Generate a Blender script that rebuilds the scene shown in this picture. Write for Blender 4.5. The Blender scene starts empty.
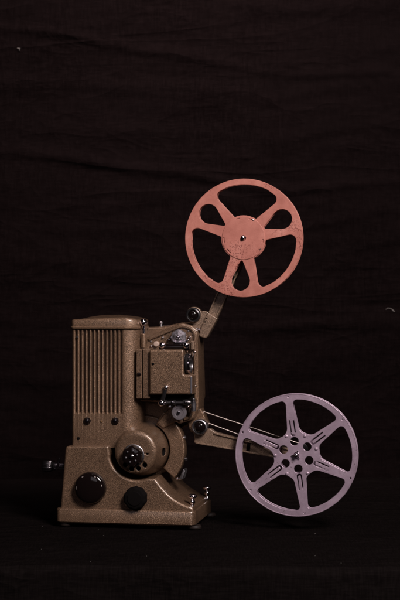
import bpy, bmesh, math, random
from math import sin, cos, pi, radians, sqrt, atan2
from mathutils import Vector, Matrix, noise

random.seed(4)
MM = 0.001
scene = bpy.context.scene
COL = scene.collection

# ------------------------------------------------------------------ frame
CAM = (0.0, -1500.0, 229.0)          # millimetres
ROOT = (-65.0, 0.0, 0.0)             # the projector's foot point
YAW = radians(-10.0)                 # its right end is turned towards the camera
AX = (cos(YAW), sin(YAW)); AY = (-sin(YAW), cos(YAW))


def P(u, v, y):
    """Measured point of the photograph -> (x, z) of the projector at depth y (mm)."""
    dx, dz = (u - 200.0) / 1500.0, (300.0 - v) / 1500.0
    t = (y - ((CAM[0] - ROOT[0]) * AY[0] + (CAM[1] - ROOT[1]) * AY[1])) / (dx * AY[0] + AY[1])
    wx, wy = CAM[0] + t * dx, CAM[1] + t
    return ((wx - ROOT[0]) * AX[0] + (wy - ROOT[1]) * AX[1], CAM[2] + t * dz)


def P3(u, v, y):
    x, z = P(u, v, y)
    return Vector((x, y, z))


# ------------------------------------------------------------------ materials
def mat(name, color, rough=0.5, metal=0.0, **kw):
    m = bpy.data.materials.new(name); m.use_nodes = True
    b = m.node_tree.nodes['Principled BSDF']
    b.inputs['Base Color'].default_value = (*color, 1)
    b.inputs['Roughness'].default_value = rough
    b.inputs['Metallic'].default_value = metal
    for k, val in kw.items():
        b.inputs[k].default_value = val
    return m


class N:
    """tiny node-graph helper"""
    def __init__(s, m):
        s.t = m.node_tree; s.n = s.t.nodes; s.l = s.t.links
        s.b = s.n['Principled BSDF']
        s.co = s.n.new('ShaderNodeTexCoord').outputs['Object']

    def noise(s, scale, detail=2, rough=.5, vec=None, dist=0):
        n = s.n.new('ShaderNodeTexNoise')
        n.inputs['Scale'].default_value = scale; n.inputs['Detail'].default_value = detail
        n.inputs['Roughness'].default_value = rough; n.inputs['Distortion'].default_value = dist
        s.l.new(vec or s.co, n.inputs['Vector'])
        return n.outputs['Fac']

    def voro(s, scale, feature='F1'):
        n = s.n.new('ShaderNodeTexVoronoi'); n.feature = feature
        n.inputs['Scale'].default_value = scale
        s.l.new(s.co, n.inputs['Vector'])
        return n.outputs['Distance']

    def ramp(s, fac, stops):
        n = s.n.new('ShaderNodeValToRGB')
        e = n.color_ramp.elements
        while len(e) < len(stops):
            e.new(.5)
        for el, (p, c) in zip(e, stops):
            el.position = p; el.color = (*c, 1) if len(c) == 3 else c
        s.l.new(fac, n.inputs['Fac'])
        return n.outputs['Color']

    def mix(s, fac, a, b, mode='MIX'):
        n = s.n.new('ShaderNodeMix'); n.data_type = 'RGBA'; n.blend_type = mode
        for sock, val in ((n.inputs['Factor'], fac), (n.inputs[6], a), (n.inputs[7], b)):
            if hasattr(val, 'is_linked') or hasattr(val, 'links'):
                s.l.new(val, sock)
            elif isinstance(val, tuple):
                sock.default_value = (*val, 1)
            else:
                sock.default_value = val
        return n.outputs[2]

    def math(s, op, a, b=0.0):
        n = s.n.new('ShaderNodeMath'); n.operation = op
        for sock, val in ((n.inputs[0], a), (n.inputs[1], b)):
            if hasattr(val, 'links'):
                s.l.new(val, sock)
            else:
                sock.default_value = val
        return n.outputs[0]

    def mapping(s, scale, tilt=0):
        n = s.n.new('ShaderNodeMapping'); n.inputs['Rotation'].default_value = (0, radians(tilt), 0); n.inputs['Scale'].default_value = scale
        s.l.new(s.co, n.inputs['Vector'])
        return n.outputs['Vector']

    def bump(s, h, strength, dist, prev=None):
        n = s.n.new('ShaderNodeBump')
        n.inputs['Strength'].default_value = strength; n.inputs['Distance'].default_value = dist
        s.l.new(h, n.inputs['Height'])
        if prev:
            s.l.new(prev, n.inputs['Normal'])
        return n.outputs['Normal']

    def set(s, **kw):
        for k, o in kw.items():
            s.l.new(o, s.b.inputs[k.replace('_', ' ')])


def hammertone(name, dark, light, rough=.42, metal=.35):
    m = mat(name, light, rough, metal, **{'Coat Weight': .7, 'Coat Roughness': .22}); g = N(m)
    cells = g.noise(1500, 2, .6)
    fine = g.noise(2100, 1, .5)
    broad = g.noise(26, 3, .6)
    c = g.ramp(cells, [(.38, dark), (.61, light)])
    c = g.mix(g.ramp(fine, [(.58, (0, 0, 0)), (.74, (.85, .85, .85))]), c, tuple(min(1, x * 2.0) for x in light))
    c = g.mix(g.ramp(broad, [(.42, (0, 0, 0)), (.75, (.45, .45, .45))]), c, tuple(x * .55 for x in dark))
    # lighter colour along the edges, broken up by noise
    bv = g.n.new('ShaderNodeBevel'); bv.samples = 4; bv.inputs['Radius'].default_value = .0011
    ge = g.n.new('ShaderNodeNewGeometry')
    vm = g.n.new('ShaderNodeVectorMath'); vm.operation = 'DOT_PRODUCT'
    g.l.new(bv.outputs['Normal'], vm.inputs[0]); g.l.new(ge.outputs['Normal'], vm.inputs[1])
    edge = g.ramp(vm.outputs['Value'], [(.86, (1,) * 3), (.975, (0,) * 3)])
    mottle = g.ramp(g.noise(130, 4, .65), [(.38, (.1,) * 3), (.62, (.8,) * 3)])
    c = g.mix(g.math('MULTIPLY', edge, mottle), c, tuple(min(1, x * 1.7) for x in light))
    g.set(Base_Color=c)
    g.set(Roughness=g.math('ADD', g.math('MULTIPLY', cells, .28), rough - .12))
    g.set(Normal=g.bump(cells, .75, .0005))
    return m


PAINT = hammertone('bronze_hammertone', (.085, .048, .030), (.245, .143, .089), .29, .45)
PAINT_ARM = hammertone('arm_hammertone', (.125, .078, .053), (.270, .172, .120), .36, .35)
CHROME = mat('chrome', (.80, .74, .79), .16, 1.0)
g = N(CHROME); g.set(Roughness=g.ramp(g.noise(240, 4, .65), [(.3, (.05,) * 3), (.75, (.24,) * 3)]))
STEEL = mat('dull_steel', (.36, .33, .35), .38, 1.0)
g = N(STEEL); g.set(Roughness=g.ramp(g.noise(180, 4, .65), [(.3, (.25,) * 3), (.75, (.55,) * 3)]))
SILVER = mat('brushed_silver', (.50, .45, .49), .32, .9)
KNOB_METAL = mat('tarnished_knob', (.26, .235, .25), .26, 1.0)
GUNMETAL = mat('gunmetal', (.10, .09, .095), .3, .9)
BLACK_GLOSS = mat('black_bakelite', (.006, .0035, .0035), .09, 0, **{'Specular IOR Level': .4})
g = N(BLACK_GLOSS); g.set(Roughness=g.ramp(g.noise(90, 5, .7), [(.35, (.03,) * 3), (.8, (.13,) * 3)]))
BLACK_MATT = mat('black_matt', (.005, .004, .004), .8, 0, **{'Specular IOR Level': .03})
DARK_BROWN = mat('dark_rubber', (.016, .010, .009), .6, 0, **{'Specular IOR Level': .2})
IVORY = mat('ivory_button', (.42, .30, .25), .4)
BRASS = mat('brass', (.55, .33, .14), .3, 1.0)
GLASS = mat('lens_glass', (.012, .010, .016), .04, 0)
PLASTIC = mat('grey_roller_plastic', (.17, .145, .16), .35, .35)
WHITE_MARK = mat('white_mark', (.26, .21, .205), .5)
BELT = mat('spring_belt', (.42, .34, .32), .38, .8)
g = N(BELT); g.set(Normal=g.bump(g.noise(1500, 2), .5, .0003))
LINT = mat('lint', (.10, .088, .085), .9)


def reel_paint(name, base, dark, light, rough, metal, chip, chip_amt):
    m = mat(name, base, rough, metal); g = N(m)
    cloud = g.noise(42, 5, .65)
    grain = g.noise(800, 2, .6)
    c = g.ramp(cloud, [(.3, dark), (.55, base), (.78, light)])
    c = g.mix(g.ramp(grain, [(.30, (.30,) * 3), (.55, (0,) * 3)]), c, dark)
    # scuffs where the enamel has worn, concentrated in patches
    patch = g.ramp(g.noise(24, 2, .5), [(.50, (0,) * 3), (.62, (1,) * 3)])
    spots = g.ramp(g.noise(430, 4, .7, dist=1.2), [(chip_amt, (0,) * 3), (chip_amt + .05, (1,) * 3)])
    both = g.math('MULTIPLY', patch, spots)
    c = g.mix(both, c, chip)
    g.set(Base_Color=c)
    g.set(Roughness=g.ramp(cloud, [(.3, (rough - .08,) * 3), (.7, (rough + .12,) * 3)]))
    g.set(Normal=g.bump(grain, .22, .0003))
    return m


REEL_RED = reel_paint('salmon_enamel', (.440, .157, .122), (.32, .105, .080), (.54, .228, .185), .48, 0,
                      (.15, .032, .024), .54)
REEL_GREY = reel_paint('mauve_grey_enamel', (.415, .305, .385), (.335, .24, .305), (.50, .38, .465), .33, .4,
                       (.09, .055, .06), .60)


def cloth(name, col, weave, bump_s):
    m = mat(name, col, .9, 0, **{'Specular IOR Level': 0.0}); g = N(m)
    a = g.noise(620, 2, .6, g.mapping((1, .1, .1)))
    b = g.noise(620, 2, .6, g.mapping((.1, 1, 1)))
    w = g.math('MULTIPLY', g.math('ADD', a, b), .5)
    dust = g.noise(6, 5, .65)
    c = g.ramp(dust, [(.3, tuple(x * .8 for x in col)), (.7, tuple(x * 1.2 for x in col))])
    c = g.mix(g.ramp(w, [(.42, (0,) * 3), (.62, (1,) * 3)]), c, tuple(x * weave for x in col))
    g.set(Base_Color=c)
    # thin sharp creases wandering mostly sideways, over softer slack
    n = None
    for sc, mp, st, tl in ((4.0, (.5, 1, 1.9), .9, 9), (6.5, (.7, 1, 1.5), .6, -16), (12.0, (.9, 1, 1.2), .35, 30)):
        q = g.noise(sc, 3, .55, g.mapping(mp, tl), .9)
        q = g.math('ABSOLUTE', g.math('SUBTRACT', g.math('MULTIPLY', q, 2.0), 1.0))
        q = g.math('POWER', g.math('SUBTRACT', 1.0, q), 14.0)
        n = g.bump(q, bump_s * st, .006, n)
    n = g.bump(g.noise(24, 5, .6, g.mapping((.6, 1, 1.6)), .5), bump_s * .45, .006, n)
    g.set(Normal=g.bump(w, .6, .0008, n))
    return m


BACK_CLOTH = cloth('black_backdrop_cloth', (.0036, .0023, .0024), 1.5, .30)
TABLE_CLOTH = cloth('black_table_cloth', (.0042, .0031, .0031), 1.6, .3)


# ------------------------------------------------------------------ object plumbing
def finish(name, bm, material, parent=None, angle=32, merge=.004, flat_caps=False):
    if merge:
        bmesh.ops.remove_doubles(bm, verts=bm.verts, dist=merge)
    bmesh.ops.recalc_face_normals(bm, faces=bm.faces)
    bmesh.ops.scale(bm, vec=(MM,) * 3, verts=bm.verts)
    me = bpy.data.meshes.new(name); bm.to_mesh(me); bm.free()
    me.polygons.foreach_set('use_smooth', [True] * len(me.polygons))
    me.set_sharp_from_angle(angle=radians(angle))
    if flat_caps:
        me.polygons.foreach_set('use_smooth', [abs(p.normal.y) < .9995 for p in me.polygons])
    me.materials.append(material)
    o = bpy.data.objects.new(name, me); COL.objects.link(o)
    if parent:
        o.parent = parent
    return o


def empty(name, loc, rz, label, cat, group=None):
    o = bpy.data.objects.new(name, None); COL.objects.link(o)
    o.location = [c * MM for c in loc]; o.rotation_euler = (0, 0, rz)
    o.empty_display_size = .02
    tag(o, label, cat, group)
    return o


def tag(o, label, cat=None, group=None, kind=None):
    o['label'] = label
    if cat: o['category'] = cat
    if group: o['group'] = group
    if kind: o['kind'] = kind
    return o


# ------------------------------------------------------------------ shapes
def circle(cx, cz, r, n=64, a0=0, a1=360):
    full = abs(a1 - a0) >= 360
    k = n if full else n + 1
    return [(cx + r * cos(radians(a0 + (a1 - a0) * i / n)), cz + r * sin(radians(a0 + (a1 - a0) * i / n))) for i in range(k)]


def fillet(pts, n=7):
    """pts: (x, z, radius) -> dense polygon with rounded corners"""
    out = []; m = len(pts)
    for i in range(m):
        p = pts[i]; r = p[2] if len(p) > 2 else 0
        c = Vector(p[:2]); a = Vector(pts[i - 1][:2]); b = Vector(pts[(i + 1) % m][:2])
        if r <= 0:
            out.append(tuple(c)); continue
        d1 = (a - c); d2 = (b - c)
        l1, l2 = d1.length, d2.length
        d1.normalize(); d2.normalize()
        ang = d1.angle(d2)
        if ang > pi - .02:
            out.append(tuple(c)); continue
        t = min(r / math.tan(ang / 2), l1 * .49, l2 * .49)
        rr = t * math.tan(ang / 2)
        cen = c + (d1 + d2).normalized() * (rr / sin(ang / 2))
        s = c + d1 * t; e = c + d2 * t
        a0 = atan2(*(s - cen).yx); a1 = atan2(*(e - cen).yx)
        while a1 - a0 > pi: a1 -= 2 * pi
        while a1 - a0 < -pi: a1 += 2 * pi
        for k in range(n + 1):
            q = a0 + (a1 - a0) * k / n
            out.append((cen.x + rr * cos(q), cen.y + rr * sin(q)))
    return out


def area(p):
    return sum(p[i - 1][0] * p[i][1] - p[i][0] * p[i - 1][1] for i in range(len(p))) / 2


def px(pts, y):
    return [(*P(q[0], q[1], y), *(q[2:])) for q in pts]


def plate_bm(outline, holes, y0, y1, bevel=0, res=2):
    """A flat plate in the x-z plane between depths y0 and y1, edges rounded by bevel."""
    cu = bpy.data.curves.new('outline', 'CURVE'); cu.dimensions = '2D'; cu.fill_mode = 'BOTH'
    for k, lp in enumerate([outline] + list(holes)):
        lp = list(lp)
        if (area(lp) > 0) != (k == 0):
            lp.reverse()
        s = cu.splines.new('POLY'); s.points.add(len(lp) - 1)
        for q, pt in zip(s.points, lp):
            q.co = (pt[0], pt[1], 0, 1)
        s.use_cyclic_u = True
    cu.extrude = max(.001, abs(y1 - y0) / 2 - bevel)
    cu.bevel_depth = bevel; cu.bevel_resolution = res; cu.offset = -bevel
    tmp = bpy.data.objects.new('outline', cu); COL.objects.link(tmp)
    dg = bpy.context.evaluated_depsgraph_get()
    me = bpy.data.meshes.new_from_object(tmp.evaluated_get(dg))
    bm = bmesh.new(); bm.from_mesh(me)
    bpy.data.objects.remove(tmp); bpy.data.curves.remove(cu); bpy.data.meshes.remove(me)
    bmesh.ops.transform(bm, matrix=Matrix.Translation((0, (y0 + y1) / 2, 0)) @ Matrix.Rotation(pi / 2, 4, 'X'), verts=bm.verts)
    return bm


def plate(name, outline, holes, y0, y1, material, parent, bevel=0, res=2, angle=32):
    return finish(name, plate_bm(outline, holes, y0, y1, bevel, res), material, parent, angle, merge=.01, flat_caps=True)


def frame_to(axis):
    z = Vector(axis).normalized()
    t = Vector((0, 0, 1)) if abs(z.z) < .9 else Vector((1, 0, 0))
    x = t.cross(z).normalized(); y = z.cross(x)
    return Matrix((x, y, z)).transposed().to_4x4()


def lathe_bm(bm, prof, org, axis, n=48, star=0, depth=0):
    """prof: (radius, height) along axis from org; star/depth flutes the wall"""
    M = Matrix.Translation(org) @ frame_to(axis)
    rows = []
    for r, h in prof:
        if r < 1e-4:
            rows.append([bm.verts.new(M @ Vector((0, 0, h)))])
        else:
            row = []
            for i in range(n):
                a = 2 * pi * i / n
                rr = r - (depth * (.5 + .5 * cos(star * a)) if star else 0)
                row.append(bm.verts.new(M @ Vector((rr * cos(a), rr * sin(a), h))))
            rows.append(row)
    for A, B in zip(rows, rows[1:]):
        for i in range(n):
            j = (i + 1) % n
            a = [A[0]] if len(A) == 1 else [A[i], A[j]]
            b = [B[0]] if len(B) == 1 else [B[j], B[i]]
            f = a + b
            if len(f) > 2:
                bm.faces.new(f)
    return bm


def lathe(name, prof, org, axis, material, parent, n=48, star=0, depth=0, angle=32):
    return finish(name, lathe_bm(bmesh.new(), prof, org, axis, n, star, depth), material, parent, angle, merge=0)


def knob_prof(r, h, b):
    """solid round: flat foot at 0, wall, rounded top edge"""
    pr = [(0, 0), (r, 0), (r, h - b)]
    pr += [(r - b + b * cos(radians(q)), h - b + b * sin(radians(q))) for q in (22, 45, 67, 90)]
    return pr + [(0, h)]


def rod_bm(bm, pts, r, n=10, cap=True):
    pts = [Vector(p) for p in pts]; rows = []
    for i, p in enumerate(pts):
        d = (pts[min(i + 1, len(pts) - 1)] - pts[max(i - 1, 0)])
        M = Matrix.Translation(p) @ frame_to(d)
        rr = r[i] if isinstance(r, (list, tuple)) else r
        rows.append([bm.verts.new(M @ Vector((rr * cos(2 * pi * k / n), rr * sin(2 * pi * k / n), 0))) for k in range(n)])
    for A, B in zip(rows, rows[1:]):
        for k in range(n):
            bm.faces.new((A[k], A[(k + 1) % n], B[(k + 1) % n], B[k]))
    if cap:
        bm.faces.new(rows[0]); bm.faces.new(rows[-1])
    return bm


def rrect(x0, x1, y0, y1, rs, n=8):
    """plan outline, corners in order (x0,y0) (x1,y0) (x1,y1) (x0,y1)"""
    return fillet([(x0, y0, rs[0]), (x1, y0, rs[1]), (x1, y1, rs[2]), (x0, y1, rs[3])], n)


def loft_bm(loops, cap=True):
    """loops of 3-D points with equal counts"""
    bm = bmesh.new()
    rows = [[bm.verts.new(p) for p in lp] for lp in loops]
    for A, B in zip(rows, rows[1:]):
        m = len(A)
        for k in range(m):
            bm.faces.new((A[k], A[(k + 1) % m], B[(k + 1) % m], B[k]))
    if cap:
        bm.faces.new(rows[0]); bm.faces.new(rows[-1])
    return bm


def strip(pl, w):
    """polyline -> closed band of width w"""
    L, R = [], []
    for i, p in enumerate(pl):
        a = Vector(pl[max(i - 1, 0)]); b = Vector(pl[min(i + 1, len(pl) - 1)])
        d = (b - a).normalized(); nrm = Vector((-d.y, d.x)) * w / 2
        L.append(tuple(Vector(p) + nrm)); R.append(tuple(Vector(p) - nrm))
    return L + R[::-1]


def screw(parent, u, v, y, r, material=BLACK_GLOSS, h=1.6, slot=True, name='screw'):
    bm = bmesh.new(); c = P3(u, v, y)
    lathe_bm(bm, [(r * 1.22, 0), (r * 1.22, h * .35), (r, h * .6), (r * .8, h), (r * .35, h * 1.12), (0, h * 1.15)], c, (0, -1, 0), 24)
    o = finish(name, bm, material, parent, 40, merge=0)
    return o


# =================================================================== PROJECTOR
proj = empty('film_projector', ROOT, YAW,
             'vintage bronze hammertone film projector with ribbed lamp house and two reel arms, on black cloth', 'film projector')

# ---- base: slab + body ---------------------------------------------------------
bx0, zb = P(55.6, 523, 0); bx1, _ = P(195, 523, 0); zl = P(120, 509.5, 0)[1]
loops = []
for ins, z in ((1.6, zb), (0, zb + 1.6), (0, zl - 1.8), (.6, zl - .6), (1.8, zl)):
    loops.append([(x, y, z) for x, y in rrect(bx0 + ins, bx1 - ins, ins, 100 - ins, (5, 6, 6, 5))])
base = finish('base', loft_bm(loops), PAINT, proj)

DC = P(142.5, 449, 30)                                        # axis of the motor drum
cut = [(DC[0] + 28.6 * cos(radians(a)), DC[1] + 28.6 * sin(radians(a))) for a in range(195, 293, 4)]  # clearance round the drum
pts = px([(60, 510.5), (65.3, 446, 4), (108.5, 446, 2.2), (110, 455.5, 1.5)], 3)
pts = [(pts[0][0] - .3, pts[0][1] - 6, 0)] + pts
prof = fillet(pts) + cut
ramp = px([(155, 478.5), (158.5, 483), (162.5, 488), (168, 494), (174, 499), (181, 503), (187, 505.6), (192.5, 507.4), (193.8, 510.5), (193.8, 517)], 3)
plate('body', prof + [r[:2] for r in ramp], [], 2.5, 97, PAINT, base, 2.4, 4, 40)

# feet
for (u, y) in ((63.5, 9), (193, 9), (193, 96), (63.5, 96)):
    x = P(u, 526, 0)[0]
    lathe('foot', [(0, 0), (5.6, 0), (6.8, 1.2), (7.0, zb - 1.5), (6.0, zb + .4), (0, zb + .4)], (x, y, 0), (0, 0, 1), DARK_BROWN, base, 28)

# black control knobs on the base front
c = P3(91, 487.5, 2.5)
kn = lathe('control_knob', [(0, 0), (16.0, 0), (16.2, 1.5), (16.0, 4), (15.3, 6.6), (14.2, 7.9), (12, 8.7), (8, 9.4), (4, 9.75), (0, 9.85)],
           c, (0, -1, 0), BLACK_GLOSS, proj, 64, angle=50)
for a, ln in ((120, 1.5), (179, 3.0), (62, 1.4), (14, 1.8)):
    bm = bmesh.new()
    for k in (0, 1):
        rr = 13.0 + k * .7
        q = radians(a)
        for s in (-1, 1):
            bm.verts.new((c.x + rr * cos(q) - s * ln / 2 * sin(q), c.y - (8.75 if k == 0 else 8.35), c.z + rr * sin(q) + s * ln / 2 * cos(q)))
    v = list(bm.verts); f = bm.faces.new((v[0], v[1], v[3], v[2]))
    r = bmesh.ops.extrude_face_region(bm, geom=[f])
    bmesh.ops.translate(bm, vec=(0, .7, 0), verts=[e for e in r['geom'] if isinstance(e, bmesh.types.BMVert)])
    finish('dial_mark', bm, WHITE_MARK, kn)
c = P3(136.3, 497.5, 2.5)
kn = lathe('control_knob', [(0, 0), (11.6, 0), (11.6, 7), (10.8, 8.4), (9.6, 9), (0, 9)], c, (0, -1, 0), BLACK_MATT, proj, 96, 10, .6, 50)
kn['label'] = 'smaller matt black fluted knob on the base'
lathe('knob_cap', [(7.4, 8.9), (7.4, 9.5), (6.8, 9.9), (0, 10.1)], c, (0, -1, 0), BLACK_MATT, kn, 40)

# thumb screws on the low end of the base
for (u, v, y) in ((192.3, 508, 14), (207, 496.5, 84)):
    c = P3(u, v, y)
    c.z = zl + .4
    th = lathe('thumbscrew', [(2.0, 0), (2.0, 2.6), (1.5, 3.2), (1.4, 4.6), (2.5, 5.4), (3.0, 6.8), (2.6, 8.3), (1.5, 9.2), (1.4, 10.2), (3.6, 10.9),
                              (4.5, 11.9), (4.6, 13.2), (3.9, 14.3), (2.2, 15), (0, 15.2)], c, (0, 0, 1), CHROME, proj, 36, angle=50)

# chrome side knob at the left end
sx = P(64, 466, 40)[0]; c = Vector((P(42, 466, 40)[0], 40, P(41, 466, 40)[1]))
sk = lathe('tilt_knob', [(0, 0), (4.0, .2), (5.4, 1.2), (6.2, 2.4), (6.2, 9.6), (5.4, 10.8), (3.6, 11.4), (2.8, 12.4), (2.8, sx - c.x)],
           c, (1, 0, 0), KNOB_METAL, proj, 60, 12, .9, 50)
bm = bmesh.new(); lathe_bm(bm, [(3.9, 0), (4.1, .5), (4.1, 2), (0, 2)], c + Vector((12.4, 0, 0)), (1, 0, 0), 24)
finish('collar', bm, GUNMETAL, sk)
bm = rod_bm(bmesh.new(), [c + Vector((16.5, -3, -3)), c + Vector((17.5, -3, 1)), c + Vector((19.2, -3, 7)), c + Vector((20, -3, 9.5))], [1.1, 1.3, 1.3, .8], 10)
finish('lever', bm, CHROME, sk)

# ---- lamp house -----------------------------------------------------------------
lx0 = P(71.4, 390, 10)[0]; lx1 = P(138.0, 390, 10)[0]; LY0, LY1 = 10.0, 66.0
zb_l = P(100, 447.5, 10)[1]; zt_l = P(100, 327, 10)[1]; zg = P(100, 413.5, 10)[1]


def lamp_loop(z, grooved, ins=0):
    x0, x1, y0, y1 = lx0 + ins, lx1 - ins, LY0 + ins, LY1 - ins
    pts = []
    xs = []
    for k in range(12):
        gx = P(76.0 + 4.08 * k, 370, LY0)[0]
        d = 4.6 if grooved else 0
        for dx, dd in ((-2.0, .02), (-1.62, .06), (-1.25, .17), (-.95, .45), (-.8, 1.0), (0, 1.0), (.8, 1.0), (.95, .45), (1.25, .17), (1.62, .06), (2.0, .02)):
            xs.append((gx + dx, y0 + d * dd))
    pts += [(x0 + .02, y0 + 4.0), (x0 + .35, y0 + 2), (x0 + 1.1, y0 + .7)]
    pts += xs
    R = 15
    for a in range(0, 91, 6):
        pts.append((x1 - R + R * sin(radians(a)), y0 + R - R * cos(radians(a))))
    for a in range(0, 91, 10):
        pts.append((x1 - 14 + 14 * cos(radians(a)), y1 - 14 + 14 * sin(radians(a))))
    pts += [(x0 + 4, y1), (x0, y1 - 4)]
    return [(x, y, z) for x, y in pts]


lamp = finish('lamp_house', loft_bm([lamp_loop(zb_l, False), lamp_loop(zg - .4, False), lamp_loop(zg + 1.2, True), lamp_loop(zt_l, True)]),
              PAINT, proj, 30)

# lid with its crowned top
ztop = P(100, 319.3, 10)[1]; zlip = P(100, 329, 10)[1]
dx0 = P(69.6, 322, 8)[0]; dx1 = P(139.5, 322, 8)[0]


def lid_loop(ins, z, dome=0):
    lp = rrect(dx0 + ins, dx1 - ins, LY0 - 2 + ins, LY1 + 2 - ins, (max(5 - ins, 1), max(16 - ins, 3), max(15 - ins, 3), max(5 - ins, 1)), 8)
    out = []
    for x, y in lp:
        h = 0
        if dome:
            t = (x - (dx0 + 12)) / (dx1 - dx0 - 16); t = min(1, max(0, t))
            h = dome * sin(pi * t ** .85) ** .8 if 0 < t < 1 else 0
        out.append((x, y, z + h))
    return out


lid_loops = [lid_loop(1.4, zlip + .3), lid_loop(.5, zlip), lid_loop(0, zlip + .6), lid_loop(0, zlip + 2.2), lid_loop(.9, zlip + 3.0),
             lid_loop(.9, ztop - 1.8, .9), lid_loop(1.4, ztop - .8, 2.0), lid_loop(2.6, ztop - .15, 3.2), lid_loop(4.5, ztop, 4.0),
             lid_loop(9, ztop + .1, 4.3), lid_loop(16, ztop + .1, 4.4), lid_loop(26, ztop + .1, 4.5)]
finish('lid', loft_bm(lid_loops), PAINT, lamp, 42)
for u in (87.2, 115.2):
    s = screw(lamp, u, 421, LY0, 3.1, BLACK_GLOSS, 2.4)
    bm = bmesh.new(); lathe_bm(bm, [(1.5, 0), (1.5, .5), (0, .8)], P3(u - .3, 420.8, LY0 - 2.6), (0, -1, 0), 6)
    finish('pin', bm, CHROME, s, merge=0)
screw(lamp, 101.4, 421.6, LY0, .8, BRASS, .9, name='rivet')
screw(lamp, 78.3, 438.6, LY0, 1.3, BLACK_MATT, .5)  # black disc standing for a small dark hole
screw(lamp, 77.2, 337.2, LY0 + .2, 1.1, GUNMETAL, 1.4)

# ---- chassis and mechanism case ---------------------------------------------------
rear = fillet(px([(128, 328, 2), (163, 326.5, 2), (184, 322, 8), (199, 328, 8), (201, 398, 12), (192, 424, 8), (128, 452, 2)], 60))
plate('rear_case', rear, [], 60, 88, PAINT, proj, 2, 3)

caseY = 25
top = px([(126, 341), (146, 337.6, 2), (181, 322.8, 9), (197.6, 327, 11), (198.6, 400, 0), (198.2, 410, 8), (192, 420, 8), (178, 424.5, 4)], caseY)
arc = [(DC[0] + 31 * cos(radians(a)), DC[1] + 31 * sin(radians(a))) for a in range(44, 61, 4)] + [P(168, 409, caseY), P(160, 402, caseY), P(126, 401, caseY)]
recess = fillet(px([(126, 395), (182, 395), (182, 424)], 46)) + [(DC[0] + 30 * cos(radians(a)), DC[1] + 30 * sin(radians(a))) for a in range(60, 133, 4)]
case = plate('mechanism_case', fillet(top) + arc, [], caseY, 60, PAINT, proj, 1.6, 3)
plate('recess_panel', recess, [], 46, 61, PAINT, case, .8, 2)
edge = fillet(px([(149, 340), (150, 338.6, 2), (182, 325.6, 8), (195.0, 329.6, 9), (196.2, 398, 10), (190, 417.5, 6), (184, 419)], caseY), 8)
plate('rim', strip(edge, 3.0), [], caseY - 2.2, caseY + 1, PAINT, case, .9, 2)
# pegs on the top of the case
for (u, v, y, r, h) in ((161, 327.5, 66, 1.5, 6.5), (167, 326.5, 66, 3.4, 1.6)):
    c = P3(u, v, y)
    lathe('peg', [(r, 0), (r, h * .55), (r * 1.5, h * .6), (r * 1.6, h * .8), (r, h), (0, h * 1.02)], c, (0, 0, 1), STEEL, case, 24)
# chrome latch post beside the lamp house
c = P3(143.6, 347.5, 20)
post = lathe('latch_post', [(0, 0), (2.6, 0), (2.6, 13.5), (2.2, 14), (0, 14)], c, (0, 0, 1), PAINT, proj, 28)
lathe('shaft', [(1.9, 13.9), (1.7, 21), (1.9, 22.5), (0, 22.5)], c, (0, 0, 1), CHROME, post, 24)
lathe('knob', [(0, 22), (2.6, 22.2), (3.6, 23.4), (3.9, 25), (3.7, 26.6), (2.9, 28), (1.6, 28.9), (0, 29.2)], c, (0, 0, 1), CHROME, post, 36, angle=50)

# gate door: hinge strips and door block
d1 = plate('hinge_strip', fillet(px([(136.2, 348.8, .8), (142.0, 348.8, .4), (142.0, 398.6, .4), (136.2, 398.6, .8)], 9)), [], 9, caseY + .5, PAINT, proj, .6, 2)
screw(d1, 138.9, 374.3, 9, 1.7, BLACK_GLOSS, 1.4)
plate('hinge_strip', fillet(px([(142.6, 348.8, .4), (149.6, 348.8, .8), (149.6, 398.6, .8), (142.6, 398.6, .4)], 7.5)), [], 7.5, caseY + .6, PAINT, proj, .7, 2)
door = plate('gate_door', fillet(px([(149.2, 349.6, 2), (183.6, 349.6, 2), (183.6, 374.6, 1), (192.4, 375, 2), (192.4, 394.6, 1), (149.2, 394.6, 1)], 3)),
             [], 3, caseY - .4, PAINT, proj, 2.0, 3)
screw(door, 153, 364, 3, 1.2, BLACK_MATT, .5)  # raised black disc in place of a dark hole
plate('gap_shadow', fillet(px([(150, 394.4, .5), (192, 394.4, .5), (192.5, 400.4, .5), (150, 400.4, .5)], 12)), [], 12, caseY + .3, BLACK_MATT, door, .3, 1)  # black plate put in as the shadow gap under the door
# projection lens, looking out to the right behind the door's notch
c = P3(180, 363.6, 14)
lens = lathe('projection_lens', [(0, 0), (9.2, 0), (9.2, 5), (8.6, 5.4), (8.6, 6.4), (10.4, 7), (10.6, 8.0), (10.6, 10.6), (10.0, 11.4), (8.8, 11.5), (8.4, 10.6), (8.2, 8)],
             c, (1, 0, 0), GUNMETAL, proj, 56)
lathe('rim', [(9.0, 11.4), (10.2, 11.5), (10.75, 10.8), (10.75, 9.4), (10.5, 9.2)], c, (1, 0, 0), CHROME, lens, 56)
lathe('glass', [(8.3, 8.2), (6, 9.0), (3, 9.6), (0, 9.8)], c, (1, 0, 0), GLASS, lens, 40)
for k, (h, r) in enumerate(((6.1, 9.5),)):
    lathe('focus_ring', [(8.5, h - 1.2), (r, h - 1.0), (r, h), (8.5, h + .3)], c, (1, 0, 0), GUNMETAL, lens, 80, 40, .5)

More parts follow.
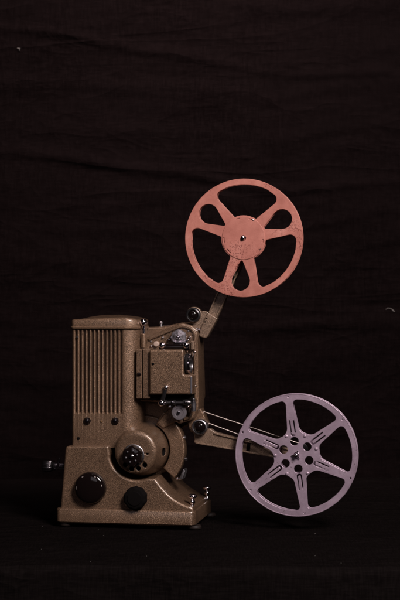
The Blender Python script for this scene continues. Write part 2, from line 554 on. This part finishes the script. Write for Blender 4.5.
# black roller bar above the door with bright ends, sprocket, button
a = P3(159, 347.2, 13); b = P3(190, 346.6, 13); L = (b - a).length
bar = lathe('film_roller', [(0, 0), (3.0, .2), (3.9, 1), (3.9, 5), (3.2, 5.6), (3.2, L - 5.6), (3.9, L - 5), (3.9, L - 1), (3.0, L - .2), (0, L)], a, b - a, BLACK_GLOSS, proj, 36)
for u in (162.2, 186.2):
    c = P3(u, 345.4, 10)
    lathe('screw', [(3.2, 0), (3.2, 1.2), (2.6, 2.4), (1.4, 3.1), (0, 3.3)], c, (0, -1, 0), CHROME, bar, 24, angle=50)
bm = bmesh.new(); lathe_bm(bm, [(2.2, 0), (2.2, 9), (0, 9)], P3(174, 346.8, 25), (0, -1, 0), 20)
finish('bracket', bm, GUNMETAL, bar, merge=0)
c = P3(180.2, 337, caseY)
spk = lathe('sprocket', [(4.0, 0), (4.0, 5), (7.2, 5.4), (8.2, 6.2), (8.2, 8.4), (7.6, 9.2), (5.4, 9.6), (4.8, 10.6), (2.6, 11.0), (0, 11.1)], c, (0, -1, 0), SILVER, proj, 96, 6, .7, 40)
lathe('hub_screw', [(2.0, 10.8), (2.0, 12), (1.4, 12.7), (0, 12.9)], c, (0, -1, 0), CHROME, spk, 24)
c = P3(172.6, 338.3, caseY)
lathe('guide_pin', [(2.9, 0), (2.9, 5), (2.3, 6.2), (0, 6.6)], c, (0, -1, 0), CHROME, proj, 28)
c = P3(156.6, 344, caseY)
lathe('button', knob_prof(2.8, 3.4, 1.0), c, (0, -1, 0), IVORY, proj, 28, angle=50)
bm = plate_bm(fillet(px([(190.8, 341, .5), (194, 341, .5), (194, 349.5, .5), (190.8, 349.5, .5)], 18)), [], 18, caseY, .5, 1)
finish('latch', bm, PAINT_ARM, case, merge=.01)
for (u, v) in ((150.8, 341.6), (188.5, 331), (192.5, 357)):
    screw(case, u, v, caseY - .1, .8, STEEL, .8)

for (u, v, y, r, m_) in ((169, 339.8, caseY, 1.3, CHROME), (189.6, 337.6, caseY, 1.5, CHROME), (163, 337.5, caseY, 1.0, STEEL), (151.6, 346, caseY, 1.1, CHROME), (195.2, 352, caseY - 2, .8, CHROME), (195.8, 386, caseY - 2, .8, CHROME)):  # extra small heads, added for glints on the mechanism
    screw(case, u, v, y, r, m_, 2.0)
sh = plate('film_shoe', fillet(px([(171.5, 341, .8), (175, 343.6, .8), (185, 343.4, .8), (189, 340.4, .8), (187.6, 339.4, .5), (184, 342, 1), (176, 342.2, 1), (172.6, 340, .5)], 14)), [], 13, 20, CHROME, proj, .4, 2)
lathe('spring', [(1.5, 0)] + [(1.5 + (.35 if k % 2 else 0), .6 * k) for k in range(14)] + [(0, 7.9)], P3(166, 350.2, 14), (1, 0, .06), STEEL, bar, 14)
plate('edge_glint', fillet(px([(190.4, 376.5, .3), (192.0, 376.5, .3), (192.0, 393.5, .3), (190.4, 393.5, .3)], 2.4)), [], 2.3, 4, SILVER, door, .3, 1)  # silver strip added as the bright glint line on the door's rim

# lower film path: lever, guide bar, roller, pin
a = P3(161.6, 403, 4); b = P3(166, 387.5, 1)
lev = finish('gate_lever', rod_bm(bmesh.new(), [a, a.lerp(b, .35), a.lerp(b, .75), b], [1.9, 2.2, 2.0, 1.6], 16), GUNMETAL, proj)
for (p, r) in ((b, 2.5), (a, 3.6)):
    bm = bmesh.new(); bmesh.ops.create_uvsphere(bm, u_segments=24, v_segments=14, radius=r, matrix=Matrix.Translation(p))
    finish('ball_end', bm, CHROME, lev, merge=0)
lathe('shaft', [(1.5, 0), (1.5, caseY - 2)], P3(161.6, 403, 4), (0, 1, 0), STEEL, lev, 16)
a = P3(164, 402.6, 9); b = P3(191, 402.4, 9); L = (b - a).length
gb = lathe('guide_bar', [(0, 0), (2.6, 0), (2.6, 3), (1.9, 3.4), (1.9, 9), (2.5, 9.4), (2.5, 12), (1.8, 12.4), (1.8, L - 8), (2.8, L - 7.6), (3.2, L - 5), (2.8, L - 2), (1.6, L), (0, L)],
           a, b - a, GUNMETAL, proj, 28)
for u in (172.6, 186):
    lathe('screw', [(1.5, 0), (1.4, 1.4), (0, 2)], P3(u, 402.2, 7.2), (0, -1, 0), CHROME, gb, 20, angle=50)
lathe('bracket', [(1.6, 0), (1.6, caseY - 9)], P3(178, 402.4, 9), (0, 1, 0), GUNMETAL, gb, 16)
c = P3(181.2, 411.6, caseY)
rl = lathe('loop_roller', [(3.6, 0), (3.6, 9), (5.8, 9.2), (7.6, 9.8), (7.7, 12), (7.0, 12.8), (4.8, 12.9), (4.2, 12.2), (1.8, 12.2), (1.6, 13.4), (0, 13.6)], c, (0, -1, 0), PLASTIC, proj, 48)
lathe('axle_screw', [(1.5, 13.4), (1.4, 14.4), (0, 14.7)], c, (0, -1, 0), CHROME, rl, 20)
c = P3(193.6, 411.5, 15)
lathe('guide_post', [(0, 0), (2.2, 0), (2.5, 1.5), (2.5, 9.5), (1.8, 10), (1.8, 12.5), (1.2, 13.4), (0, 13.5)], c, (0, 0, 1), STEEL, proj, 24)
lathe('stud', [(1.3, 0), (1.3, caseY - 15)], P3(193.6, 405, 15), (0, 1, 0), GUNMETAL, case, 14)

for (u, v, y, r, m_) in ((176, 405.6, 14, 1.1, CHROME), (170, 406.5, 12, 1.6, STEEL), (188.4, 406.3, 12, 1.2, CHROME), (191, 415, caseY, 1.0, STEEL)):  # extra tiny heads added for glints along the lower path
    bm = lathe_bm(bmesh.new(), [(r * .6, -(caseY - y)), (r * .6, 0), (r, .3), (r, 1.5), (r * .6, 2.2), (0, 2.4)], P3(u, v, y), (0, -1, 0), 20)
    finish('guide_pin', bm, m_, case, 50, merge=0)

# ---- motor: drum through the case, belt guard behind --------------------------------
dorg = Vector((DC[0], 30, DC[1]))
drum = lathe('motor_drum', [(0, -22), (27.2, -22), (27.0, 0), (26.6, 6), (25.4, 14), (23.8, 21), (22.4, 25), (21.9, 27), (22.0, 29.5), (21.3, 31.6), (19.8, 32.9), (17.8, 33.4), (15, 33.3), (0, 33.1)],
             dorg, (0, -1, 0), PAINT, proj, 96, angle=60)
c = Vector((dorg.x - 2.0, -3.2, dorg.z - 3.2))
mk = lathe('motor_knob', [(0, 0), (10.6, 0), (10.6, 6.8), (9.9, 8.4), (8.2, 9.2), (0, 9.0)], c, (0, -1, 0), BLACK_GLOSS, drum, 120, 6, 1.1, 40)
lathe('ring', [(9.0, 0), (11.2, 0), (11.2, .9), (10.6, 1.4), (9.0, 1.4)], c, (0, -1, 0), STEEL, mk, 64)
for k in range(6):
    q = radians(60 * k + 15)
    lathe('rivet', [(1.05, 0), (.9, .7), (0, 1)], c + Vector((5.9 * cos(q), -9.3, 5.9 * sin(q))), (0, -1, 0), STEEL, mk, 12)
lathe('screw', [(2.2, 9.0), (2.1, 10.2), (1.2, 10.8), (0, 11)], c, (0, -1, 0), CHROME, mk, 24)
cutter = bmesh.new()
for (du, dv, r) in ((9.5, -12.6, 2.5), (3, -16, 2.4), (-4, -16.6, 2.4), (-10.4, -12.8, 2.3), (11.8, -1.4, 1.0)):
    lathe_bm(cutter, [(0, -8), (r, -8), (r, 8), (0, 8)], Vector((dorg.x + du, -3.2, dorg.z + dv)), (0, -1, 0), 24)
lathe_bm(cutter, [(0, -7), (4.2, -7), (4.2, 9), (0, 9)], dorg + Vector((25.0, -14.5, -1)), (1, -.1, 0), 28)
cutter = finish('cutter', cutter, BLACK_MATT, None, merge=0)  # black hole walls stand in for the shade inside the vents
bo = bpy.data.objects.new('cut', drum.data); COL.objects.link(bo)
md = bo.modifiers.new('cut', 'BOOLEAN'); md.object = cutter; md.operation = 'DIFFERENCE'; md.solver = 'EXACT'; md.material_mode = 'TRANSFER'
drum.data = bpy.data.meshes.new_from_object(bo.evaluated_get(bpy.context.evaluated_depsgraph_get()))
for o in (bo, cutter):
    bpy.data.objects.remove(o)

sector = [(DC[0] + 44 * cos(radians(a)), DC[1] + 44 * sin(radians(a))) for a in range(-41, 62, 3)]
sector += [(DC[0] + 28.6 * cos(radians(a)), DC[1] + 28.6 * sin(radians(a))) for a in range(61, -42, -3)]
guard = plate('belt_guard', sector, [], 28, 43, PAINT, proj, 1.4, 3)
plate('motor_housing', circle(DC[0], DC[1] + 1, 33, 80), [], 43.5, 98, PAINT, proj, 2, 2)
q0 = P(181.5, 474.5, 28)
finish('clip', plate_bm(fillet([(q0[0] - 3.6, q0[1] - 6, .8), (q0[0] + 1.4, q0[1] - 4.6, .8), (q0[0] + 4, q0[1] + 3.5, .8), (q0[0] + 2.2, q0[1] + 6.5, 1), (q0[0] - 1, q0[1] - 1.5, .5)]), [], 26.5, 40, .4, 1), STEEL, guard, merge=.01)
screw(guard, 177.6, 478.6, 27.8, 1.2, CHROME, 1.2)
for (u, v, ln, m_) in ((182, 437.5, 4.2, STEEL), (182.5, 459, 5.2, GUNMETAL)):
    o = lathe('stud', [(1.3, 0), (1.3, ln - 2.4), (2.0, ln - 2.2), (2.0, ln - .6), (1.4, ln), (0, ln)], P3(u, v, 36), (1, 0, 0), m_, guard, 18)

# ---- lower reel arm ----------------------------------------------------------------
AY0, AY1 = 32.0, 41.0
hub = P(200.5, 426.6, AY0)
hubarc = [(hub[0] + 8.2 * cos(radians(a)), hub[1] + 8.2 * sin(radians(a))) for a in range(30, 186, 8)]
armpts = fillet(px([(191.5, 442.6, 2), (236, 450.6), (296, 461.5, 5), (303, 456, 5), (297, 449.4, 4), (245, 440.2), (215, 432.2, 3), (208.8, 428, 3)], AY0)) + hubarc
arm2 = plate('take_up_arm', armpts, [], AY0, AY1, PAINT_ARM, proj, .7, 2)
for line in ([(214, 433.2), (245, 440.9), (292, 450)], [(196, 442.6), (236, 449.7), (292, 460)]):
    plate('flange', strip([q for q in px(line, AY0)], 1.5), [], AY0 - 1.6, AY0 + .3, PAINT_ARM, arm2, .35, 1)
plate('joint_band', px([(247.6, 441.8), (250.8, 442.5), (249.6, 451.9), (246.4, 451.3)], AY0 - .6), [], AY0 - .9, AY0 + .2, BLACK_MATT, arm2, .1, 1)
c = Vector((hub[0], AY0 + 2, hub[1]))
pv = lathe('pivot', [(0, 0), (8.0, 0), (8.0, 8), (7.6, 8.8), (6.6, 9.2), (6.0, 8.6), (5.6, 7.5), (0, 7.2)], c, (0, -1, 0), STEEL, arm2, 48)
lathe('pivot_cap', [(5.9, 7.4), (5.7, 9), (4.6, 10.6), (2.6, 11.5), (0, 11.8)], c, (0, -1, 0), BLACK_GLOSS, pv, 40, angle=60)
plate('arm_bracket', fillet(px([(184, 409, 2), (199, 404, 3), (208, 425, 5), (201, 434, 6), (190, 432, 3)], AY1 + .5)), [], AY1 + .5, 58, PAINT, proj, 1, 2)

# spring belt: round the drive pulley and the take-up pulley
BY = 50.0
pA = P(198, 414.5, BY); pB = P(300.5, 450.5, BY); rA, rB = 4.6, 6.6
d = Vector((pB[0] - pA[0], pB[1] - pA[1])); base_a = atan2(d.y, d.x); off = math.asin((rB - rA) / d.length)
loop = []
a1 = base_a + pi / 2 + off; a2 = base_a - pi / 2 - off
for k in range(15):
    q = a1 + (a2 + 2 * pi - a1) * k / 14
    loop.append(Vector((pA[0] + rA * cos(q), BY, pA[1] + rA * sin(q))))
for k in range(15):
    q = a2 + (a1 - a2) * k / 14
    loop.append(Vector((pB[0] + rB * cos(q), BY, pB[1] + rB * sin(q))))
loop.append(loop[0])
finish('drive_belt', rod_bm(bmesh.new(), loop, .52, 8, cap=False), BELT, proj)
lathe('drive_pulley', [(0, -2.5), (5.6, -2.5), (5.6, -1.5), (4.0, -.3), (4.0, .3), (5.6, 1.5), (5.6, 2.5), (1.5, 2.5), (1.5, 12)], Vector((pA[0], BY, pA[1])), (0, 1, 0), STEEL, proj, 36)

# ---- upper reel arm ----------------------------------------------------------------
UY0, UY1 = 35.0, 44.0
h2 = P(193.8, 315, UY0)
lobe = [(h2[0] + 8.2 * cos(radians(a)), h2[1] + 8.2 * sin(radians(a))) for a in range(48, 236, 8)]
brk = fillet(px([(191, 327, 2), (200, 329.5, 1), (206, 331, 1), (211, 318, 1), (207.5, 311.6, 3), (202, 310.6, 2)], UY0)) + lobe
arm1 = plate('supply_arm', brk, [], UY0, UY1, PAINT_ARM, proj, .8, 2)
kn1 = fillet(px([(198.6, 336.2, 2.5), (206.4, 338.6, 3), (217.2, 318.4, .8), (207.6, 312.6, .8), (200.8, 327.5, 1)], UY0 - 2.6))
plate('knuckle', kn1, [], UY0 - 2.6, UY1 + 1, PAINT_ARM, arm1, .8, 2)
for (u, v) in ((205.2, 321.8), (206.8, 318.2)):
    screw(arm1, u, v, UY0 - 2.6, .55, BLACK_MATT, .5)
lathe('pin', [(0, 0), (1.2, 0), (1.2, 7), (0, 7)], P3(196.5, 328.6, UY0 - 1.4), (.93, 0, -.36), CHROME, arm1, 14)
rod = fillet(px([(208.0, 313.4, .5), (217.0, 318.6, .5), (241.5, 268), (249, 241, 5), (243, 231, 5), (236, 238, 5), (229, 268), (217.6, 291)], UY0 + .6))
plate('upper_link', rod, [], UY0 + .6, UY1 - 1, PAINT_ARM, arm1, .7, 2)
for line in ([(209.4, 312.6), (218.6, 291), (230, 268), (236, 247)], [(216.2, 317.4), (228.4, 292.4), (240.4, 267.6), (246, 249)]):
    plate('flange', strip(px(line, UY0), 1.6), [], UY0 - 1.5, UY0 + 1.2, PAINT_ARM, arm1, .4, 1)
plate('cross_band', px([(229.4, 277.2), (236.4, 280.4), (237.4, 277.6), (230.6, 274.6)], UY0), [], UY0 - .8, UY0 + .8, BLACK_MATT, arm1, .1, 1)
c = Vector((h2[0], UY0 + 2, h2[1]))
pv = lathe('pivot', [(0, 0), (7.4, 0), (7.4, 6.5), (6.9, 7.4), (5.9, 7.8), (5.2, 7.2), (4.9, 6), (0, 5.8)], c, (0, -1, 0), GUNMETAL, arm1, 48)
lathe('pivot_cap', [(4.9, 6.1), (4.7, 8), (3.6, 9.2), (2, 9.8), (0, 10)], c, (0, -1, 0), BLACK_GLOSS, pv, 40, angle=60)

# =================================================================== REELS
FY, RY = 19.0, 27.5            # front and rear flange depths


def world(x, y, z):
    return (ROOT[0] + x * AX[0] + y * AY[0], ROOT[1] + x * AX[1] + y * AY[1], ROOT[2] + z)


def pol(r, a):
    return (r * cos(radians(a)), r * sin(radians(a)))


# ---- upper reel: three wide windows, three teardrops ------------------------------
cx, cz = P(243.5, 238, FY)
reel = empty('film_reel', world(cx, FY, cz), YAW,
             'salmon red enamelled metal film reel on the raised upper arm, with three teardrop openings', 'film reel', 'film reels on the projector arms')
RO = 59.3
holes = []
for k in range(3):
    a = 85.5 + 120 * k
    lp = [(*pol(22.6, a - 29), 1.2), (*pol(53.6, a - 39.5), 8.2)]
    lp += [pol(53.6, a - 22 + i * 4) for i in range(12)]
    lp += [(*pol(53.6, a + 39.5), 8.2), (*pol(22.6, a + 29), 1.2)]
    lp += [pol(22.6, a + 20 - 8 * i) for i in range(6)]
    holes.append(fillet(lp, 8))
    a = 25.5 + 120 * k
    # teardrop: round outer end and a small tip, joined by tangents
    c2, r2, c1, r1 = 43.2, 9.9, 24.2, 1.5
    beta = math.degrees(math.acos((r2 - r1) / (c2 - c1)))
    tp = []
    for q in range(13):
        w = -180 + beta + (360 - 2 * beta) * q / 12   # outer arc
        tp.append((c2 + r2 * cos(radians(180 - beta) * (q / 6 - 1)), r2 * sin(radians(180 - beta) * (q / 6 - 1))))
    for q in range(7):
        w = (180 - beta) + 2 * beta * q / 6
        tp.append((c1 + r1 * cos(radians(w)), r1 * sin(radians(w))))
    ca, sa = cos(radians(a)), sin(radians(a))
    holes.append([(x * ca - y * sa, x * sa + y * ca) for x, y in tp])
slots = []
for a, w in ((66, 14), (106, 11), (186, 15), (223, 16), (318, 14), (351, 9)):
    slots.append([pol(20.4, a - w / 2 + w * i / 6) for i in range(7)] + [pol(19.3, a + w / 2 - w * i / 6) for i in range(7)])
fl = plate('flange', circle(0, 0, RO, 140), holes + [circle(0, 0, 16.5, 48)], -.55, .55, REEL_RED, reel, .32, 2, 50)
plate('flange', circle(0, 0, RO, 140), holes + [circle(0, 0, 3.0, 24)], RY - FY - .55, RY - FY + .55, REEL_RED, reel, .32, 2, 50)
hubp = plate('hub_plate', circle(0, 0, 21.6, 96), slots + [circle(0, 0, 2.7, 28)], -1.25, -.5, REEL_RED, reel, .35, 3, 50)
finish('core', lathe_bm(bmesh.new(), [(16.4, -.6), (16.4, RY - FY - .6)], (0, 0, 0), (0, 1, 0), 64), REEL_RED, reel, merge=0)
for a in (62, 326):
    bm = bmesh.new()
    rod_bm(bm, [(*((pol(20.6, a - 4 + i * 2)[0], -1.3, pol(20.6, a - 4 + i * 2)[1])),) for i in range(5)], [.12, .38, .45, .38, .12], 8)
    finish('slot_glint', bm, STEEL, hubp, merge=0)  # steel sliver added as the bright highlight at a hub slot
# spindle of the supply arm
s = lathe('spindle', [(0, 0), (4.5, 0), (4.5, 6.5), (2.2, 7), (2.2, 19.8), (1.9, 21.2), (1.0, 22), (0, 22.2)], Vector((cx, UY0 + 1.5, cz)), (0, -1, 0), CHROME, arm1, 28)

# ---- lower reel: six-spoked star ---------------------------------------------------
cx2, cz2 = P(296.4, 455, FY)
reel2 = empty('film_reel', world(cx2, FY, cz2), YAW,
              'mauve grey six-spoked metal film reel on the lower take-up arm, near the table', 'film reel', 'film reels on the projector arms')
RO = 61.1
holes = []; small = []; uslots = []; rear_slots = []
for k in range(6):
    a = 128 + 60 * k
    lp = [(*pol(23.6, a - 15.5), 9.0), (*pol(55.4, a - 26.7), 4.5)]
    lp += [pol(55.4, a - 16 + i * 4) for i in range(9)]
    lp += [(*pol(55.4, a + 26.7), 4.5), (*pol(23.6, a + 15.5), 9.0)]
    holes.append(fillet(lp, 9))
    s_a = 38 + 60 * k
    small.append(circle(*pol(58.0, s_a), .95, 14))
    small.append(circle(*pol(13.8, s_a), 4.25, 28))
    # a pressed tongue: U-shaped slot open towards the rim
    ca, sa = cos(radians(s_a)), sin(radians(s_a))
    u = fillet([(35, 2.6), (18.8, 2.6, 2.2), (18.8, -2.6, 2.2), (35, -2.6), (35, -1.35), (20.6, -1.35, 1.0), (20.6, 1.35, 1.0), (35, 1.35)], 5)
    rs = fillet([(34, 2.6, 2), (21.5, 3.4, 2), (21.5, -3.4, 2), (34, -2.6, 2)], 5)
    rear_slots.append([(x * ca - y * sa, x * sa + y * ca) for x, y in rs])
    uslots.append([(x * ca - y * sa, x * sa + y * ca) for x, y in u])
plate('flange', circle(0, 0, RO, 140), holes + small + uslots + [circle(0, 0, 2.9, 24)], -.5, .5, REEL_GREY, reel2, .28, 2, 50)
plate('flange', circle(0, 0, RO, 140), holes + small[::2] + rear_slots + [circle(0, 0, 17.6, 48)], RY - FY - .5, RY - FY + .5, REEL_GREY, reel2, .28, 2, 50)
# rolled edge of the front flange
bm = bmesh.new()
rod_bm(bm, [(RO * .993 * cos(2 * pi * i / 140), 0, RO * .993 * sin(2 * pi * i / 140)) for i in range(141)], .75, 10, cap=False)
finish('rolled_edge', bm, REEL_GREY, reel2, merge=.02)
finish('core', lathe_bm(bmesh.new(), [(18.8, .5), (18.8, RY - FY - .5)], (0, 0, 0), (0, 1, 0), 64), REEL_GREY, reel2, merge=0)
for a in (118, 182, 244, 302, 18, 66):
    x, z = pol(21.0, a)
    lathe('boss', [(1.8, 0), (1.6, .5), (1.0, .9), (0, 1.05)], (x, -.45, z), (0, -1, 0), REEL_GREY, reel2, 18, angle=60)
s2 = lathe('spindle', [(0, 0), (4.5, 0), (4.5, 3.5), (2.2, 4), (2.2, 17.6), (1.9, 19), (1.0, 19.8), (0, 20)], Vector((cx2, AY0 + .5, cz2)), (0, -1, 0), CHROME, arm2, 28)
for a in (70, 190, 310):
    q = pol(1, a)
    bm = rod_bm(bmesh.new(), [(cx2 + q[0] * 1.6, FY - 2.2, cz2 + q[1] * 1.6), (cx2 + q[0] * 3.2, FY - 1.8, cz2 + q[1] * 3.2), (cx2 + q[0] * 4.8, FY - 1.2, cz2 + q[1] * 4.8)], [1.0, .9, .6], 8)
    finish('spring_claw', bm, CHROME, s2)
lathe('take_up_pulley', [(0, -3), (7.8, -3), (7.8, -2), (6.0, -.4), (6.0, .4), (7.8, 2), (7.8, 3), (0, 3)], Vector((pB[0], BY, pB[1])), (0, 1, 0), GUNMETAL, proj, 40)
lathe('pulley_shaft', [(2, 0), (2, BY - AY1 + 1)], Vector((cx2 + 1.0, AY1 - 1, cz2 + 1.0)), (0, 1, 0), STEEL, arm2, 16)

# =================================================================== SETTING
def fbm(x, y, z, o=4):
    return noise.fractal(Vector((x, y, z)), .9, 2.1, o)


# backdrop: hung cloth with slack, slanting creases
BYW = 430.0


def drape(x, z):
    d = 11 * fbm(x * .0022 + 3, z * .0035, 1.7, 3)
    zz = z + 26 * fbm(x * .003, 7.1, z * .0012, 2) + .05 * x
    for zc, amp, w, sl in ((652, 7, 10, .02), (622, 5, 14, -.03), (545, 9, 9, -.07), (505, 4, 16, .04), (452, 5, 12, .05), (398, 8, 10, -.05), (372, 5, 18, .02),
                           (330, 5, 12, .08), (262, 4, 16, -.04), (205, 5, 14, .03), (120, 4, 16, 0), (735, 6, 18, .02), (800, 6, 16, -.03)):
        t = (zz - zc - sl * x) / w
        amp *= .55; w *= .6; t = (zz - zc - sl * x) / w
        amp *= .35 + .9 * max(0, fbm(x * .004 + zc, zc * .37, 0, 2) + .35)
        d -= amp * math.exp(-t * t) * (1 + .5 * t)
    d += 2.0 * fbm(x * .012, z * .03, 5, 4) + .8 * fbm(x * .03, z * .07, 2, 3)
    return d


nx, nz = 260, 260
bm = bmesh.new(); grid = []
for j in range(nz + 1):
    z = -40 + 1040 * j / nz
    grid.append([bm.verts.new((-900 + 1800 * i / nx, BYW + drape(-900 + 1800 * i / nx, z), z)) for i in range(nx + 1)])
for j in range(nz):
    for i in range(nx):
        bm.faces.new((grid[j][i], grid[j][i + 1], grid[j + 1][i + 1], grid[j + 1][i]))
o = finish('backdrop', bm, BACK_CLOTH, None, 180, merge=0)
tag(o, 'creased black cloth backdrop hanging behind the projector', 'backdrop', kind='structure')

# table under a black cloth: flat top, soft front edge, hanging front
YE = -212.0
path = [(YE + 8 + (BYW + 30 - YE - 8) * (1 - k / 90) ** 1, 0) for k in range(91)]
path += [(YE + 8 - 8 * sin(radians(a)), -8 + 8 * cos(radians(a))) for a in range(10, 91, 10)]
path += [(YE - .02 * k * 8, -8 - 8 * k) for k in range(1, 36)]
bm = bmesh.new(); rows = []
nx = 260
for (y, z) in path:
    row = []
    for i in range(nx + 1):
        x = -850 + 1700 * i / nx
        r = sqrt((x + 40) ** 2 * .35 + (y - 40) ** 2)
        calm = min(1, max(0, (r - 95) / 110))
        dz = dy = 0
        if z > -1e-6:
            dz = calm * (1.6 * fbm(x * .011, y * .016, 2.2, 4) - .6)
            dz = min(dz, 1.2)
            dz -= .3
        edge = min(1, max(0, (YE + 70 - y) / 70))
        dy = edge * 5.0 * fbm(x * .006, z * .004, 9.1, 3)
        dz += edge * 1.8 * fbm(x * .016, 4.4, z * .002, 3)
        row.append(bm.verts.new((x, y + dy, z + dz)))
    rows.append(row)
for A, B in zip(rows, rows[1:]):
    for i in range(nx):
        bm.faces.new((A[i], A[i + 1], B[i + 1], B[i]))
o = finish('tabletop', bm, TABLE_CLOTH, None, 180, merge=0)
tag(o, 'black cloth covered table top with a soft front edge', 'table', kind='structure')


# lint: two bits on the backdrop, flecks on the table
def W(u, v, y):
    t = y - CAM[1]
    return Vector((CAM[0] + t * (u - 200) / 1500, y, CAM[2] + t * (300 - v) / 1500))


def on_back(u, v):
    y = BYW
    for _ in range(6):
        p = W(u, v, y); y = BYW + drape(p.x, p.z) - 1.0
    return W(u, v, y)


o = finish('lint_thread', rod_bm(bmesh.new(), [on_back(386, 309.4), on_back(387.8, 308.2), on_back(390, 308.2), on_back(392, 309.2), on_back(393.4, 310.8), on_back(394.6, 311.6)],
                                 [.25, .4, .4, .45, .9, .8], 7), LINT)
tag(o, 'small curled pale thread stuck on the black backdrop, right of the reels', 'thread')
p = on_back(18.6, 49)
o = finish('lint_fleck', rod_bm(bmesh.new(), [p + Vector((-1.8, -.4, 1.4)), p + Vector((-.6, -1.0, .2)), p + Vector((1.6, -.6, .6)), p + Vector((1.0, -.4, -2))], [.4, 1.0, .9, .3], 7), LINT)
tag(o, 'tiny pale fluff fleck stuck on the black backdrop, upper left', 'fluff')
bm = bmesh.new()
for _ in range(9):
    u = random.uniform(8, 392); v = random.uniform(527, 566)
    t = CAM[2] / ((v - 300) / 1500); x, y = t * (u - 200) / 1500, CAM[1] + t
    a = random.uniform(0, pi); l = random.choice((.25, .3, .4, .5, .6, 1.1))
    q = Vector((x, y, .95)); dd = Vector((cos(a), sin(a), .2)) * l
    rod_bm(bm, [q - dd, q + Vector((0, 0, .35)), q + dd], [.1, .2, .1], 5)
o = finish('lint', bm, LINT, None, merge=0)
tag(o, 'scattered specks of lint on the black table cloth', 'lint', kind='stuff')

# =================================================================== LIGHT
def area_light(name, loc, target, size, power, color, sy=None):
    l = bpy.data.lights.new(name, 'AREA'); l.energy = power; l.color = color
    l.shape = 'RECTANGLE'; l.size = size; l.size_y = sy or size
    o = bpy.data.objects.new(name, l); COL.objects.link(o)
    o.location = loc
    o.rotation_euler = (Vector(target) - Vector(loc)).to_track_quat('-Z', 'Y').to_euler()
    return o


area_light('key_softbox', (.56, -1.10, 1.04), (0, 0, .24), .34, 30, (1.0, .925, .885), .62)
area_light('fill_softbox', (-.45, -1.7, .6), (0, 0, .25), .5, .8, (1.0, .88, .94))
o = area_light('backdrop_lamp', (-.05, -.15, 1.2), (-.02, .43, .53), .25, 2.0, (1.0, .80, .76))
o.data.spread = radians(62)

w = bpy.data.worlds.new('World'); scene.world = w; w.use_nodes = True
w.node_tree.nodes['Background'].inputs['Color'].default_value = (.02, .015, .017, 1)
w.node_tree.nodes['Background'].inputs['Strength'].default_value = .15

# =================================================================== CAMERA
cd = bpy.data.cameras.new('camera'); cam = bpy.data.objects.new('camera', cd); COL.objects.link(cam)
cam.location = [c * MM for c in CAM]; cam.rotation_euler = (radians(90), 0, 0)
cd.sensor_fit = 'VERTICAL'; cd.sensor_height = 36; cd.lens = 90
cd.clip_start = .05; cd.clip_end = 50
cd.dof.use_dof = True; cd.dof.focus_distance = 1.5; cd.dof.aperture_fstop = 16
scene.camera = cam
scene.view_settings.view_transform = 'Standard'; scene.view_settings.look = 'None'
scene.view_settings.exposure = 0; scene.view_settings.gamma = 1
scene.cycles.use_denoising = True
